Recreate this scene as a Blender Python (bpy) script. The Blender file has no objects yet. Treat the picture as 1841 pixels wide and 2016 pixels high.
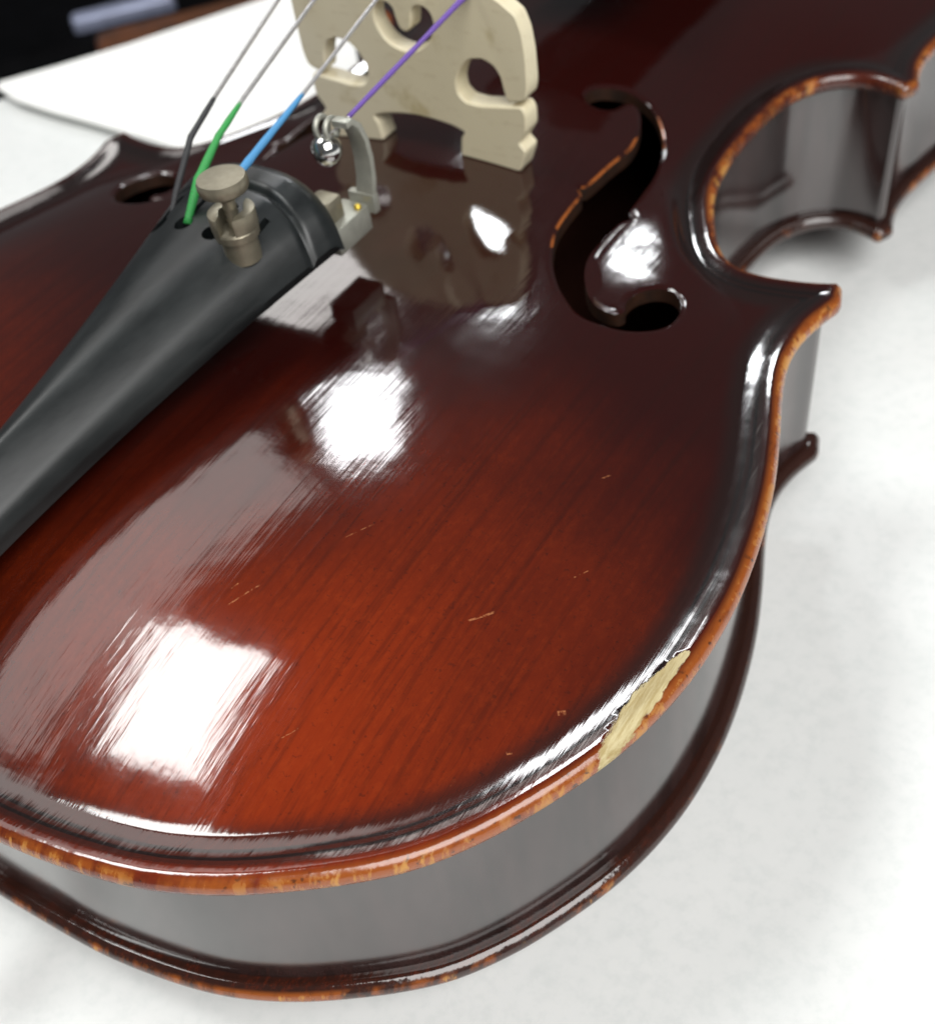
import bpy, bmesh, math, random
import numpy as np
from mathutils import Matrix, Vector, kdtree
from mathutils.geometry import delaunay_2d_cdt
MM = 0.001
ZT = 50.0            # height of the belly's rim plane above the table (mm)
scene = bpy.context.scene
C = scene.collection

# ------------------------------------------------------------------ camera
cam = bpy.data.cameras.new('camera'); cam_ob = bpy.data.objects.new('camera', cam); C.objects.link(cam_ob)
_R = Matrix(((0.84668, -0.33700, 0.41178), (0.51834, 0.69725, -0.49515), (-0.12024, 0.63267, 0.76503)))
cam_ob.matrix_world = Matrix.Translation((0.139198, -0.032262, 0.123853 + ZT*MM)) @ _R.to_4x4()
cam.sensor_fit = 'HORIZONTAL'; cam.sensor_width = 36.0
cam.lens = 36.0*2225.884/1841.0
cam.shift_x = -3.92/1841.0; cam.shift_y = 246.53/1841.0
cam.clip_start = 0.01; cam.clip_end = 20.0
cam.dof.use_dof = True; cam.dof.focus_distance = 0.153; cam.dof.aperture_fstop = 24.0
scene.camera = cam_ob

# ------------------------------------------------------------------ room light
world = bpy.data.worlds.new('World'); scene.world = world; world.use_nodes = True
bg = world.node_tree.nodes['Background']; bg.inputs[0].default_value = (0.93, 0.97, 1.0, 1); bg.inputs[1].default_value = 0.08
def lamp(name, az, el, dist, sx, sy, radiance, col=(1, 1, 1), roll=0.0, target=(0.04, 0.06, 0.055), spread=180):
    a, e = math.radians(az), math.radians(el)
    d = Vector((math.cos(a)*math.cos(e), math.sin(a)*math.cos(e), math.sin(e)))
    L = bpy.data.lights.new(name, 'AREA'); L.shape = 'RECTANGLE'; L.size = sx; L.size_y = sy
    L.energy = radiance*math.pi*sx*sy; L.color = col; L.spread = math.radians(spread)
    o = bpy.data.objects.new(name, L); C.objects.link(o)
    o.location = Vector(target) + d*dist
    o.rotation_euler = ((-d).to_track_quat('-Z', 'Y').to_matrix() @ Matrix.Rotation(roll, 3, 'Z')).to_euler()
    return o
lamp('window_lamp', 130.5, 42.6, 1.0, 0.105, 0.120, 22.0, (0.96, 0.98, 1.0))
lamp('spot_lamp', 117.6, 32.6, 1.3, 0.105, 0.10, 55.0, (0.95, 0.98, 1.0))
lamp('ceiling_lamp', -173, 61.6, 1.6, 0.56, 0.35, 15.5, (0.98, 1.0, 0.98))
lamp('wall_light', 171, 48, 2.2, 1.75, 0.40, 2.1, (1.0, 0.94, 0.91))
lamp('wall_light', 134, 32.2, 2.0, 0.36, 0.17, 5.0, (1.0, 0.96, 0.93))
lamp('side_light', -28, 48, 1.7, 1.5, 1.2, 6.9, (1.0, 0.99, 0.97))

vs = scene.view_settings
vs.view_transform = 'Standard'; vs.look = 'None'; vs.exposure = 0.06; vs.gamma = 1.0; vs.use_curve_mapping = False
scene.render.engine = 'CYCLES'
scene.cycles.use_denoising = True
scene.cycles.max_bounces = 8; scene.cycles.caustics_reflective = False; scene.cycles.caustics_refractive = False
scene.cycles.sample_clamp_indirect = 6.0

# ------------------------------------------------------------------ helpers
def tag(o, label=None, cat=None, group=None, kind=None):
    if label: o['label'] = label
    if cat: o['category'] = cat
    if group: o['group'] = group
    if kind: o['kind'] = kind
    return o
def empty(name, loc=(0, 0, 0)):
    o = bpy.data.objects.new(name, None); o.empty_display_size = 0.02; C.objects.link(o); o.location = loc; return o
def mesh_obj(name, V, F, mat, parent=None, smooth=True, zoff=ZT, normals=None):
    V = np.asarray(V, float)*MM
    V = V + np.array([0, 0, zoff*MM])
    me = bpy.data.meshes.new(name); me.from_pydata(V.tolist(), [], [tuple(int(i) for i in f) for f in F]); me.update()
    if smooth: me.polygons.foreach_set('use_smooth', [True]*len(me.polygons))
    if normals is not None: me.normals_split_custom_set_from_vertices([tuple(n) for n in normals])
    if mat: me.materials.append(mat)
    o = bpy.data.objects.new(name, me); C.objects.link(o)
    if parent: o.parent = parent
    return o
def bm_obj(name, bm, mat, parent=None, smooth=True, zoff=ZT, fixn=True):
    """bmesh in mm -> object in metres"""
    if fixn: bmesh.ops.recalc_face_normals(bm, faces=bm.faces)
    for v in bm.verts: v.co = (v.co + Vector((0, 0, zoff)))*MM
    me = bpy.data.meshes.new(name); bm.to_mesh(me); bm.free()
    if smooth: me.polygons.foreach_set('use_smooth', [True]*len(me.polygons))
    if mat: me.materials.append(mat)
    o = bpy.data.objects.new(name, me); C.objects.link(o)
    if parent: o.parent = parent
    return o
def by_angle(o, deg=35):
    me = o.data; bm = bmesh.new(); bm.from_mesh(me); a = math.radians(deg)
    for e in bm.edges:
        if len(e.link_faces) == 2 and e.calc_face_angle(0) > a: e.smooth = False
    bm.to_mesh(me); bm.free(); return o
def bevel(bm, w, seg=2, deg=40):
    bmesh.ops.recalc_face_normals(bm, faces=bm.faces)
    es = [e for e in bm.edges if len(e.link_faces) == 2 and e.calc_face_angle(0) > math.radians(deg)]
    bmesh.ops.bevel(bm, geom=es, offset=w, segments=seg, profile=0.6, affect='EDGES', clamp_overlap=True)
def lathe(bm, prof, cx, cy, n=32, knurl=None):
    """prof: list of (r, z); knurl=(indices, depth) pushes every other vertex in"""
    rings = []
    for i, (r, z) in enumerate(prof):
        ring = []
        for k in range(n):
            a = 2*math.pi*k/n; rr = r
            if knurl and i in knurl[0] and k % 2: rr = r - knurl[1]
            ring.append(bm.verts.new((cx+rr*math.cos(a), cy+rr*math.sin(a), z)))
        rings.append(ring)
    for a, b in zip(rings[:-1], rings[1:]):
        for k in range(n): bm.faces.new((a[k], a[(k+1) % n], b[(k+1) % n], b[k]))
    bm.faces.new(rings[0][::-1]); bm.faces.new(rings[-1])
def tube(bm, pts, rad, n=10, cap=True):
    pts = [Vector(p) for p in pts]; rad = [rad]*len(pts) if not hasattr(rad, '__len__') else rad
    rings = []; up = Vector((0.3, 0.1, 0.95)).normalized()
    for i, p in enumerate(pts):
        t = (pts[min(i+1, len(pts)-1)]-pts[max(i-1, 0)]).normalized()
        s = t.cross(up).normalized(); u = s.cross(t)
        rings.append([bm.verts.new(p+(s*math.cos(2*math.pi*k/n)+u*math.sin(2*math.pi*k/n))*rad[i]) for k in range(n)])
    for a, b in zip(rings[:-1], rings[1:]):
        for k in range(n): bm.faces.new((a[k], a[(k+1) % n], b[(k+1) % n], b[k]))
    if cap: bm.faces.new(rings[0][::-1]); bm.faces.new(rings[-1])
def box(bm, x0, x1, y0, y1, z0, z1):
    v = [bm.verts.new((x, y, z)) for z in (z0, z1) for y in (y0, y1) for x in (x0, x1)]
    for f in ((0, 2, 3, 1), (4, 5, 7, 6), (0, 1, 5, 4), (2, 6, 7, 3), (0, 4, 6, 2), (1, 3, 7, 5)): bm.faces.new([v[i] for i in f])

# ------------------------------------------------------------------ node materials
class NT:
    def __init__(s, name):
        s.m = bpy.data.materials.new(name); s.m.use_nodes = True; s.t = s.m.node_tree; s.b = s.t.nodes['Principled BSDF']
    def n(s, typ, **kw):
        x = s.t.nodes.new(typ)
        for k, v in kw.items(): setattr(x, k, v)
        return x
    def link(s, a, b): s.t.links.new(a, b)
    def val(s, sock, v):
        if hasattr(v, 'is_output') or hasattr(v, 'links'): s.link(v, sock)
        else: sock.default_value = v
    def math(s, op, a, b=0.5, c=None, clamp=False):
        x = s.n('ShaderNodeMath', operation=op, use_clamp=clamp); s.val(x.inputs[0], a); s.val(x.inputs[1], b)
        if c is not None: s.val(x.inputs[2], c)
        return x.outputs[0]
    def mix(s, f, a, b, mode='MIX'):
        x = s.n('ShaderNodeMix', data_type='RGBA', blend_type=mode); s.val(x.inputs[0], f)
        s.val(x.inputs[6], a if not isinstance(a, tuple) else (*a, 1)); s.val(x.inputs[7], b if not isinstance(b, tuple) else (*b, 1)); return x.outputs[2]
    def ramp(s, f, a, b, lo=0.0, hi=1.0):
        x = s.n('ShaderNodeMapRange', interpolation_type='SMOOTHSTEP'); s.val(x.inputs[0], f)
        x.inputs[1].default_value = a; x.inputs[2].default_value = b; x.inputs[3].default_value = lo; x.inputs[4].default_value = hi; return x.outputs[0]
    def obj(s): return s.n('ShaderNodeTexCoord').outputs['Object']
    def mapping(s, vec, scale=(1, 1, 1), loc=(0, 0, 0), rot=(0, 0, 0)):
        x = s.n('ShaderNodeMapping'); s.link(vec, x.inputs[0]); x.inputs['Scale'].default_value = scale; x.inputs['Location'].default_value = loc; x.inputs['Rotation'].default_value = rot; return x.outputs[0]
    def noise(s, vec, scale, detail=2.0, rough=0.5):
        x = s.n('ShaderNodeTexNoise'); s.link(vec, x.inputs['Vector']); x.inputs['Scale'].default_value = scale; x.inputs['Detail'].default_value = detail; x.inputs['Roughness'].default_value = rough; return x.outputs[0]
    def attr(s, name): return s.n('ShaderNodeAttribute', attribute_name=name).outputs['Fac']
    def bump(s, h, dist, strength=1.0, nrm=None):
        x = s.n('ShaderNodeBump'); x.inputs['Strength'].default_value = strength; x.inputs['Distance'].default_value = dist; s.link(h, x.inputs['Height'])
        if nrm is not None: s.link(nrm, x.inputs['Normal'])
        return x.outputs[0]
    def set(s, **kw):
        for k, v in kw.items():
            k = {'color': 'Base Color', 'rough': 'Roughness', 'metal': 'Metallic', 'ior': 'IOR', 'normal': 'Normal', 'coat': 'Coat Weight', 'coat_rough': 'Coat Roughness', 'coat_normal': 'Coat Normal', 'spec': 'Specular IOR Level'}[k]
            s.val(s.b.inputs[k], (*v, 1) if isinstance(v, tuple) else v)
        return s.m

def varnish(name, belly=True):
    t = NT(name); o = t.obj()
    sep = t.n('ShaderNodeSeparateXYZ'); t.link(o, sep.inputs[0]); X, Y = sep.outputs[0], sep.outputs[1]
    ed = t.attr('edge_d')
    # spruce grain: fine lines running from tail to neck
    g1 = t.noise(t.mapping(o, (1, 0.012, 0.3)), 1150, 3, 0.65)
    g2 = t.noise(t.mapping(o, (1, 0.022, 0.3)), 420, 2, 0.5)
    big = t.noise(o, 22, 3, 0.55)
    mott = t.noise(t.mapping(o, (1, 0.5, 1)), 900, 4, 0.7)
    # varnish: clearer and redder over the lower bout, darker towards the waist and centre line
    dy = t.math('MULTIPLY', t.math('ADD', Y, -0.018), 13.0)
    dx = t.math('MULTIPLY', t.math('ADD', t.math('ABSOLUTE', X), -0.064), 12.0)
    rr = t.math('SQRT', t.math('ADD', t.math('MULTIPLY', dx, dx), t.math('MULTIPLY', dy, dy)))
    f = t.math('ADD', rr, t.math('MULTIPLY', t.math('ADD', big, -0.5), 0.7))
    f = t.math('ADD', f, t.math('MULTIPLY', t.math('ADD', g2, -0.5), 0.22))
    clear = t.math('POWER', t.ramp(f, -0.35, 1.12, 1.0, 0.0), 1.1)
    col = t.mix(clear, (0.0200, 0.0028, 0.0023), (0.228, 0.0230, 0.0032))
    if not belly: col = t.mix(t.math('MULTIPLY', big, 0.6), (0.024, 0.0095, 0.0070), (0.042, 0.013, 0.008))
    col = t.mix(t.math('MULTIPLY', t.ramp(g1, 0.43, 0.72), 0.32), col, (0.012, 0.004, 0.003))
    col = t.mix(t.math('MULTIPLY', t.ramp(mott, 0.42, 0.8), t.math('MULTIPLY', clear, 0.45)), col, (0.27, 0.034, 0.005))
    # dark specks of dirt
    sp = t.noise(o, 1250, 3, 0.55)
    col = t.mix(t.math('MULTIPLY', t.ramp(sp, 0.60, 0.72), 0.38), col, (0.02, 0.006, 0.004))
    if belly:
        # purfling and dirt sitting in the channel
        wob = t.math('ADD', ed, t.math('MULTIPLY', t.math('ADD', mott, -0.5), 0.7))
        ch = t.math('MULTIPLY', t.ramp(wob, 2.2, 3.4), t.ramp(wob, 7.0, 10.5, 1.0, 0.0))
        col = t.mix(t.math('MULTIPLY', ch, 0.72), col, (0.011, 0.0075, 0.007))
        pw_ = t.math('ADD', ed, t.math('MULTIPLY', t.math('ADD', mott, -0.5), 0.25)); pf = t.math('ADD', t.math('MULTIPLY', t.ramp(pw_, 3.75, 3.9), t.ramp(pw_, 4.3, 4.45, 1.0, 0.0)), t.math('MULTIPLY', t.ramp(pw_, 5.0, 5.15), t.ramp(pw_, 5.55, 5.7, 1.0, 0.0)))
        col = t.mix(t.math('MULTIPLY', pf, 0.85), col, (0.006, 0.005, 0.005))
    # worn rim: varnish rubbed to amber and bare wood
    w0 = t.noise(o, 26, 2, 0.5); w1 = t.noise(o, 190, 4, 0.65); w2 = t.noise(t.mapping(o, (1, 1, 0.4)), 520, 3, 0.6)
    edge = t.ramp(ed, 0.35, 2.1 if belly else 1.0, 1.0, 0.0)
    wq = t.math('ADD', t.math('MULTIPLY', w0, 0.55), t.math('MULTIPLY', w1, 0.45))
    tick = t.noise(t.mapping(o, (1, 0.05, 0.06)), 560, 3, 0.6)
    wq = t.math('ADD', wq, t.math('MULTIPLY', t.math('ADD', tick, -0.5), 0.35))
    if belly: wq = t.math('ADD', wq, t.math('MULTIPLY', t.math('MULTIPLY', t.ramp(X, 0.045, 0.085), t.ramp(Y, 0.10, 0.13, 1.0, 0.0)), 0.10))   # handled side of the lower bout
    wear = t.math('MULTIPLY', edge, t.ramp(wq, 0.40 if belly else 0.47, 0.56 if belly else 0.62))
    col = t.mix(t.math('MULTIPLY', edge, 0.55), col, (0.105, 0.017, 0.006) if belly else (0.03, 0.011, 0.008))
    col = t.mix(t.math('MULTIPLY', wear, 0.8), col, (0.33, 0.085, 0.012))
    outer = t.ramp(ed, 0.1, 1.3 if belly else 0.5, 1.0, 0.0)
    bare = t.math('MULTIPLY', outer, t.ramp(t.math('ADD', t.math('MULTIPLY', tick, 0.5), t.math('MULTIPLY', w2, 0.5)), 0.49 if belly else 0.56, 0.58 if belly else 0.64))
    bare = t.math('MULTIPLY', bare, t.ramp(w0, 0.36, 0.55))
    col = t.mix(t.math('MULTIPLY', bare, 0.85), col, (0.52, 0.25, 0.045))
    dirt = t.math('MULTIPLY', t.ramp(ed, 0.2, 2.4, 1.0, 0.0), t.ramp(t.noise(o, 640, 3, 0.6), 0.60, 0.70))
    col = t.mix(t.math('MULTIPLY', dirt, 0.8), col, (0.03, 0.010, 0.006))
    if belly:       # rubbed arrises of the f-holes
        fw = t.math('MULTIPLY', t.math('MULTIPLY', t.ramp(t.attr('f_d'), 0.25, 0.6, 1.0, 0.0), t.ramp(w1, 0.36, 0.52)), t.math('MULTIPLY', t.math('LESS_THAN', X, 0.041), t.math('GREATER_THAN', X, 0.0355)))
        col = t.mix(t.math('MULTIPLY', fw, 0.85), col, (0.36, 0.10, 0.02))
    rough = t.math('ADD', t.math('ADD', 0.085, t.math('MULTIPLY', bare, 0.25)), t.math('MULTIPLY', t.math('MULTIPLY', edge, w2), 0.30))
    hgt = t.math('ADD', t.math('MULTIPLY', g1, 0.55), t.math('MULTIPLY', g2, 0.8))
    nrm = t.bump(hgt, 0.000036, 0.9)
    nrm = t.bump(t.noise(o, 150, 3, 0.5), 0.00009, 0.40, nrm); nrm = t.bump(t.noise(o, 62, 2, 0.5), 0.0004, 0.40, nrm)
    dent = t.math('MULTIPLY', t.ramp(ed, 0.6, 2.6, 1.0, 0.0), t.noise(o, 260, 3, 0.55)); nrm = t.bump(dent, 0.0005, 0.28, nrm)
    if belly:
        # one long chip where the rim was knocked: bare pale spruce
        Ym = t.math('MULTIPLY', Y, 1000.0); yy = t.math('ADD', Ym, -51.0)
        dL = t.math('SUBTRACT', 4.3, t.math('MULTIPLY', t.math('MULTIPLY', yy, yy), 0.022))
        m1 = t.math('SUBTRACT', dL, ed); m2 = t.math('SUBTRACT', ed, t.math('ADD', t.math('MULTIPLY', t.math('ADD', Ym, -43.0), 0.1), 0.15)); m3 = t.math('MULTIPLY', t.math('SUBTRACT', 59.2, Ym), 1.1)
        mm = t.math('MINIMUM', t.math('MINIMUM', m1, m2), m3)
        mm = t.math('ADD', mm, t.math('MULTIPLY', t.math('ADD', t.noise(t.mapping(o, (1, 0.3, 1)), 900, 4, 0.7), -0.5), 1.9))
        chip = t.math('MULTIPLY', t.ramp(mm, 0.02, 0.30), t.math('GREATER_THAN', X, 0.08))
        fib = t.noise(t.mapping(o, (1, 0.10, 1)), 1300, 4, 0.7)
        ccol = t.mix(t.ramp(fib, 0.3, 0.7), (0.34, 0.25, 0.09), (0.54, 0.46, 0.25)); ccol = t.mix(t.math('MULTIPLY', t.ramp(w1, 0.55, 0.75), 0.6), ccol, (0.40, 0.22, 0.03))
        col = t.mix(chip, col, ccol); rough = t.math('ADD', rough, t.math('MULTIPLY', chip, 0.5))
        nrm = t.bump(t.math('MULTIPLY', fib, chip), 0.00015, 0.7, nrm)
        # dings and scratches that show lighter wood
        vo = t.n('ShaderNodeTexVoronoi'); t.link(t.mapping(o, (1, 0.55, 1)), vo.inputs['Vector']); vo.inputs['Scale'].default_value = 95
        wn = t.n('ShaderNodeTexWhiteNoise'); t.link(vo.outputs['Color'], wn.inputs['Vector'])
        ding = t.math('MULTIPLY', t.ramp(t.math('ADD', vo.outputs['Distance'], t.math('MULTIPLY', t.math('ADD', mott, -0.5), 0.16)), 0.00, 0.035, 1.0, 0.0), t.ramp(wn.outputs[0], 0.80, 0.84))
        col = t.mix(t.math('MULTIPLY', ding, 0.5), col, (0.36, 0.12, 0.05))
        for (x0, y0, x1, y1, wd) in SCRATCHES:
            L = math.hypot(x1-x0, y1-y0); ca, sa = (x1-x0)/L, (y1-y0)/L; mx, my = (x0+x1)/2*MM, (y0+y1)/2*MM
            ax = t.math('ADD', X, -mx); ay = t.math('ADD', Y, -my)
            p = t.math('ADD', t.math('MULTIPLY', ax, ca), t.math('MULTIPLY', ay, sa)); q = t.math('SUBTRACT', t.math('MULTIPLY', ay, ca), t.math('MULTIPLY', ax, sa))
            q = t.math('ADD', q, t.math('MULTIPLY', t.math('ADD', mott, -0.5), 0.0004))
            k = t.math('MULTIPLY', t.ramp(t.math('ABSOLUTE', p), L*MM*0.38, L*MM*0.5, 1.0, 0.0), t.ramp(t.math('ABSOLUTE', q), wd*MM*0.5, wd*MM, 1.0, 0.0))
            col = t.mix(t.math('MULTIPLY', k, t.math('MULTIPLY', t.ramp(sp, 0.40, 0.60), 0.7)), col, (0.40, 0.15, 0.06))
    return t.set(color=col, rough=rough, ior=1.68, normal=nrm)
SCRATCHES = [(73.0, 47.5, 75.6, 50.9, 0.22), (41.0, 33.3, 43.4, 38.6, 0.16), (39.8, 36.0, 40.3, 37.6, 0.14), (76.4, 80.6, 77.6, 82.8, 0.13), (49.6, 51.2, 52.2, 55.6, 0.09), (90.0, 42.0, 91.0, 42.8, 0.45), (87.0, 33.4, 87.6, 34.0, 0.3), (60, 20, 61.5, 22.5, 0.1), (82, 62, 83.2, 64.5, 0.1)]

def simple(name, col, rough, metal=0.0, nscale=200, amt=0.25, bumpd=0.0, stretch=(1, 1, 1), ior=1.5, col2=None, rvar=0.0):
    t = NT(name); o = t.obj(); n = t.noise(t.mapping(o, stretch), nscale, 4, 0.6)
    c2 = col2 or tuple(c*(1-amt) for c in col)
    c = t.mix(t.ramp(n, 0.3, 0.7), col, c2)
    r = t.math('ADD', rough, t.math('MULTIPLY', t.math('ADD', n, -0.5), rvar)) if rvar else rough
    kw = {}
    if bumpd: kw['normal'] = t.bump(n, bumpd, 1.0)
    return t.set(color=c, rough=r, metal=metal, ior=ior, **kw)
def nospec(fn):
    def g(*a, **k):
        m = fn(*a, **k); m.node_tree.nodes['Principled BSDF'].inputs['Specular IOR Level'].default_value = 0.02; return m
    return g
M = {}
M['belly'] = varnish('belly_varnish'); M['back'] = varnish('back_varnish', False)
def rib_mat():
    t = NT('rib_varnish'); o = t.obj()
    fl = t.noise(t.mapping(o, (1, 1, 0.15)), 130, 3, 0.6); big = t.noise(o, 30, 3, 0.6); fine = t.noise(t.mapping(o, (1, 1, 0.1)), 900, 3, 0.6)
    c = t.mix(t.ramp(fl, 0.3, 0.7), (0.016, 0.009, 0.009), (0.048, 0.027, 0.026)); c = t.mix(t.math('MULTIPLY', big, 0.5), c, (0.012, 0.009, 0.008))
    nn = t.bump(fine, 0.00001, 0.6); nn = t.bump(big, 0.0004, 0.25, nn)
    return t.set(color=c, rough=0.12, ior=2.0, normal=nn)
M['rib'] = rib_mat()
M['inside'] = simple('bare_inside_wood', (0.10, 0.06, 0.03), 0.8, nscale=120)
M['fedge'] = simple('f_hole_edge_wood', (0.035, 0.013, 0.006), 0.5, nscale=300, col2=(0.015, 0.007, 0.004))
def maple():
    t = NT('pale_maple'); o = t.obj(); fl = t.noise(t.mapping(o, (0.25, 1, 1)), 900, 3, 0.6); st = t.noise(o, 95, 4, 0.6); cl = t.noise(o, 30, 2, 0.5)
    c = t.mix(t.ramp(cl, 0.3, 0.7), (0.78, 0.715, 0.54), (0.71, 0.635, 0.44)); c = t.mix(t.math('MULTIPLY', t.ramp(fl, 0.56, 0.70), 0.22), c, (0.46, 0.36, 0.20)); c = t.mix(t.math('MULTIPLY', t.ramp(st, 0.60, 0.74), 0.55), c, (0.42, 0.33, 0.13))
    return t.set(color=c, rough=0.5, normal=t.bump(fl, 0.00003, 0.6))
M['bridge'] = maple()
M['ebony'] = simple('worn_black_ebony', (0.006, 0.0075, 0.008), 0.36, nscale=160, col2=(0.015, 0.0175, 0.018), bumpd=0.00005, stretch=(1, 0.3, 1), rvar=0.18)
M['nickel'] = simple('dull_nickel', (0.30, 0.27, 0.20), 0.40, metal=0.7, nscale=500, amt=0.2, rvar=0.2)
M['steel'] = simple('bright_steel', (0.80, 0.80, 0.78), 0.14, metal=1.0, nscale=500, amt=0.1)
M['plate_steel'] = simple('satin_steel', (0.46, 0.46, 0.40), 0.45, metal=0.6, nscale=300, amt=0.2)
M['brass'] = simple('brass', (0.75, 0.55, 0.08), 0.3, metal=0.8, nscale=300, amt=0.2)
M['wire'] = simple('string_wire', (0.72, 0.70, 0.70), 0.3, metal=0.7, nscale=900, amt=0.2)
def silk(name, a, b):
    t = NT(name); o = t.obj(); w = t.n('ShaderNodeTexWave', wave_type='BANDS', bands_direction='Y'); t.link(o, w.inputs['Vector']); w.inputs['Scale'].default_value = 700; w.inputs['Distortion'].default_value = 3
    n = t.noise(o, 900, 3, 0.6); c = t.mix(t.math('MULTIPLY', w.outputs['Fac'], n), a, b)
    return t.set(color=c, rough=0.6, normal=t.bump(w.outputs['Fac'], 0.00008, 0.5))
M['silk_black'] = silk('black_silk', (0.02, 0.02, 0.022), (0.07, 0.07, 0.075)); M['silk_green'] = silk('green_silk', (0.025, 0.33, 0.065), (0.06, 0.20, 0.07))
M['silk_blue'] = silk('blue_silk', (0.06, 0.28, 0.58), (0.11, 0.27, 0.44)); M['silk_purple'] = silk('purple_silk', (0.17, 0.085, 0.40), (0.07, 0.04, 0.18))
def table_mat():
    t = NT('white_marbled_tabletop'); o = t.obj(); a = t.noise(o, 28, 5, 0.6); b = t.noise(o, 330, 5, 0.7)
    c = t.mix(t.ramp(a, 0.35, 0.7), (0.82, 0.83, 0.82), (0.79, 0.805, 0.795)); c = t.mix(t.math('MULTIPLY', t.ramp(b, 0.42, 0.70), 0.45), c, (0.68, 0.71, 0.70))
    vo = t.n('ShaderNodeTexVoronoi'); t.link(o, vo.inputs['Vector']); vo.inputs['Scale'].default_value = 38
    wn = t.n('ShaderNodeTexWhiteNoise'); t.link(vo.outputs['Color'], wn.inputs['Vector'])
    sp = t.math('MULTIPLY', t.ramp(vo.outputs['Distance'], 0.015, 0.03, 1.0, 0.0), t.ramp(wn.outputs[0], 0.86, 0.88))
    c = t.mix(t.math('MULTIPLY', sp, 0.6), c, (0.2, 0.2, 0.19))
    return t.set(color=c, rough=0.35, ior=1.45, normal=t.bump(b, 0.00004, 0.3))
M['table'] = table_mat()
M['paper'] = simple('white_paper', (0.86, 0.86, 0.84), 0.7, nscale=60, amt=0.03, bumpd=0.0002)
M['case'] = nospec(simple)('black_case', (0.002, 0.002, 0.0025), 0.5, nscale=60, amt=0.4)
M['highlight_strip'] = simple('pale_highlight', (0.30, 0.33, 0.46), 0.35, metal=0.3, nscale=60)  # pale blue colour painted in as the highlight on the case
M['brownwood'] = simple('brown_wood', (0.13, 0.040, 0.010), 0.4, nscale=40, col2=(0.05, 0.018, 0.006))
M['floor'] = nospec(simple)('dark_floor', (0.004, 0.004, 0.004), 0.9, nscale=5)
M['amberwood'] = simple('amber_wood', (0.30, 0.11, 0.02), 0.4, nscale=40, col2=(0.16, 0.05, 0.01))
# ------------------------------------------------------------------ shape of the violin
# ---------- plan outline of the violin (mm; x across, y from tail to neck, z up, z=0 at the belly edge) ----------
LOWER=[(0,-9.8),(12,-9.7),(22,-9.5),(33,-9.0),(41,-8.0),(48,-6.7),(55,-4.9),(61,-2.5),(66.5,0.3),(71,3.1),(77.3,7.5),(82.8,12),(86,15.3),(89,19.3),(92,23.9),(94.2,28),(96.5,32.7),(98.8,38),(100.6,43.2),(102.3,50.3),(103.3,57.4),(103.6,64),(103.5,70),(103,75.7),(102.1,82),(100.8,88.7),(99.2,95.4),(97.2,102),(94.6,109.6),(91.6,118),(89.7,125.5),(89.4,131.5),(90.3,137.6),(92.1,143.2)]
CBOUT=[(90.0,149.6),(86.2,148.2),(80.6,147.2),(74.4,146.9),(69.2,148.6),(65.2,152.8),(61.7,158.6),(58.6,164.8),(56.1,171.3),(54.2,181),(53.6,190.7),(53.9,202),(55.2,212),(58,218.8),(61.8,223.2),(66.3,225.4),(71.6,225.2),(77.4,222.4)]
UPPER=[(79.8,226.6),(78.2,232),(77.4,238),(77.8,246),(79.6,256),(81.8,268),(83.4,280),(83.9,290),(83.2,300),(80.6,311),(75.4,322),(67,331.5),(56,338),(43,342),(28,344.2),(14,345),(0,345.2)]
def resample(P,step):
    P=np.array(P,float); d=np.r_[0,np.cumsum(np.linalg.norm(np.diff(P,axis=0),axis=1))]
    n=max(2,int(round(d[-1]/step))+1); s=np.linspace(0,d[-1],n)
    return np.stack([np.interp(s,d,P[:,0]),np.interp(s,d,P[:,1])],1)
def catmull(P,n=8):
    P=np.array(P,float); Q=np.vstack([2*P[0]-P[1],P,2*P[-1]-P[-2]]); out=[]
    for i in range(1,len(Q)-2):
        a,b,c,d=Q[i-1:i+3]
        for t in np.arange(n)/n: out.append(.5*((2*b)+(c-a)*t+(2*a-5*b+4*c-d)*t*t+(3*b-a-3*c+d)*t**3))
    out.append(P[-1]); return np.array(out)
def smooth(P,k):
    for _ in range(k):
        Q=P.copy(); Q[1:-1]=.25*P[:-2]+.5*P[1:-1]+.25*P[2:]; P=Q
    return P
def half_outline():
    mir=lambda P,ax0: P
    lo=resample(catmull(LOWER),.9); l2=np.vstack([lo[:0:-1]*[-1,1],lo]); l2=smooth(l2,14); n=len(lo)-1; lo=l2[n:]
    cb=smooth(resample(catmull(CBOUT),.9),10)
    up=resample(catmull(UPPER),.9); u2=np.vstack([up,up[-2::-1]*[-1,1]]); u2=smooth(u2,14); up=u2[:len(up)]
    e1=np.array([lo[-1]+(cb[0]-lo[-1])*t for t in (.2,.4,.6,.8)])+np.array([.35,.1]); e2=np.array([cb[-1]+(up[0]-cb[-1])*t for t in (.25,.5,.75)])+np.array([.35,.05])
    return lo,e1,cb,e2,up
def full_outline():
    h=np.vstack(half_outline()); return np.vstack([h, (h[-2:0:-1])*[-1,1]])
OUT=full_outline()
_kd = {}
def seg_dist(P, Q):
    """distance from points P to the closed, finely sampled polyline Q"""
    P = np.asarray(P, float); key = id(Q)
    if key not in _kd:
        t = kdtree.KDTree(len(Q))
        for i, q in enumerate(Q): t.insert((q[0], q[1], 0), i)
        t.balance(); _kd[key] = (t, Q)
    t = _kd[key][0]; I = np.fromiter((t.find((x, y, 0))[1] for x, y in P), int, len(P)); n = len(Q); best = None
    for A, B in ((Q[I-1], Q[I]), (Q[I], Q[(I+1) % n])):
        d = B-A; p = P-A; k = np.clip((p*d).sum(1)/((d*d).sum(1)+1e-12), 0, 1); e = np.linalg.norm(p-k[:, None]*d, axis=1)
        best = e if best is None else np.minimum(best, e)
    return best
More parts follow.
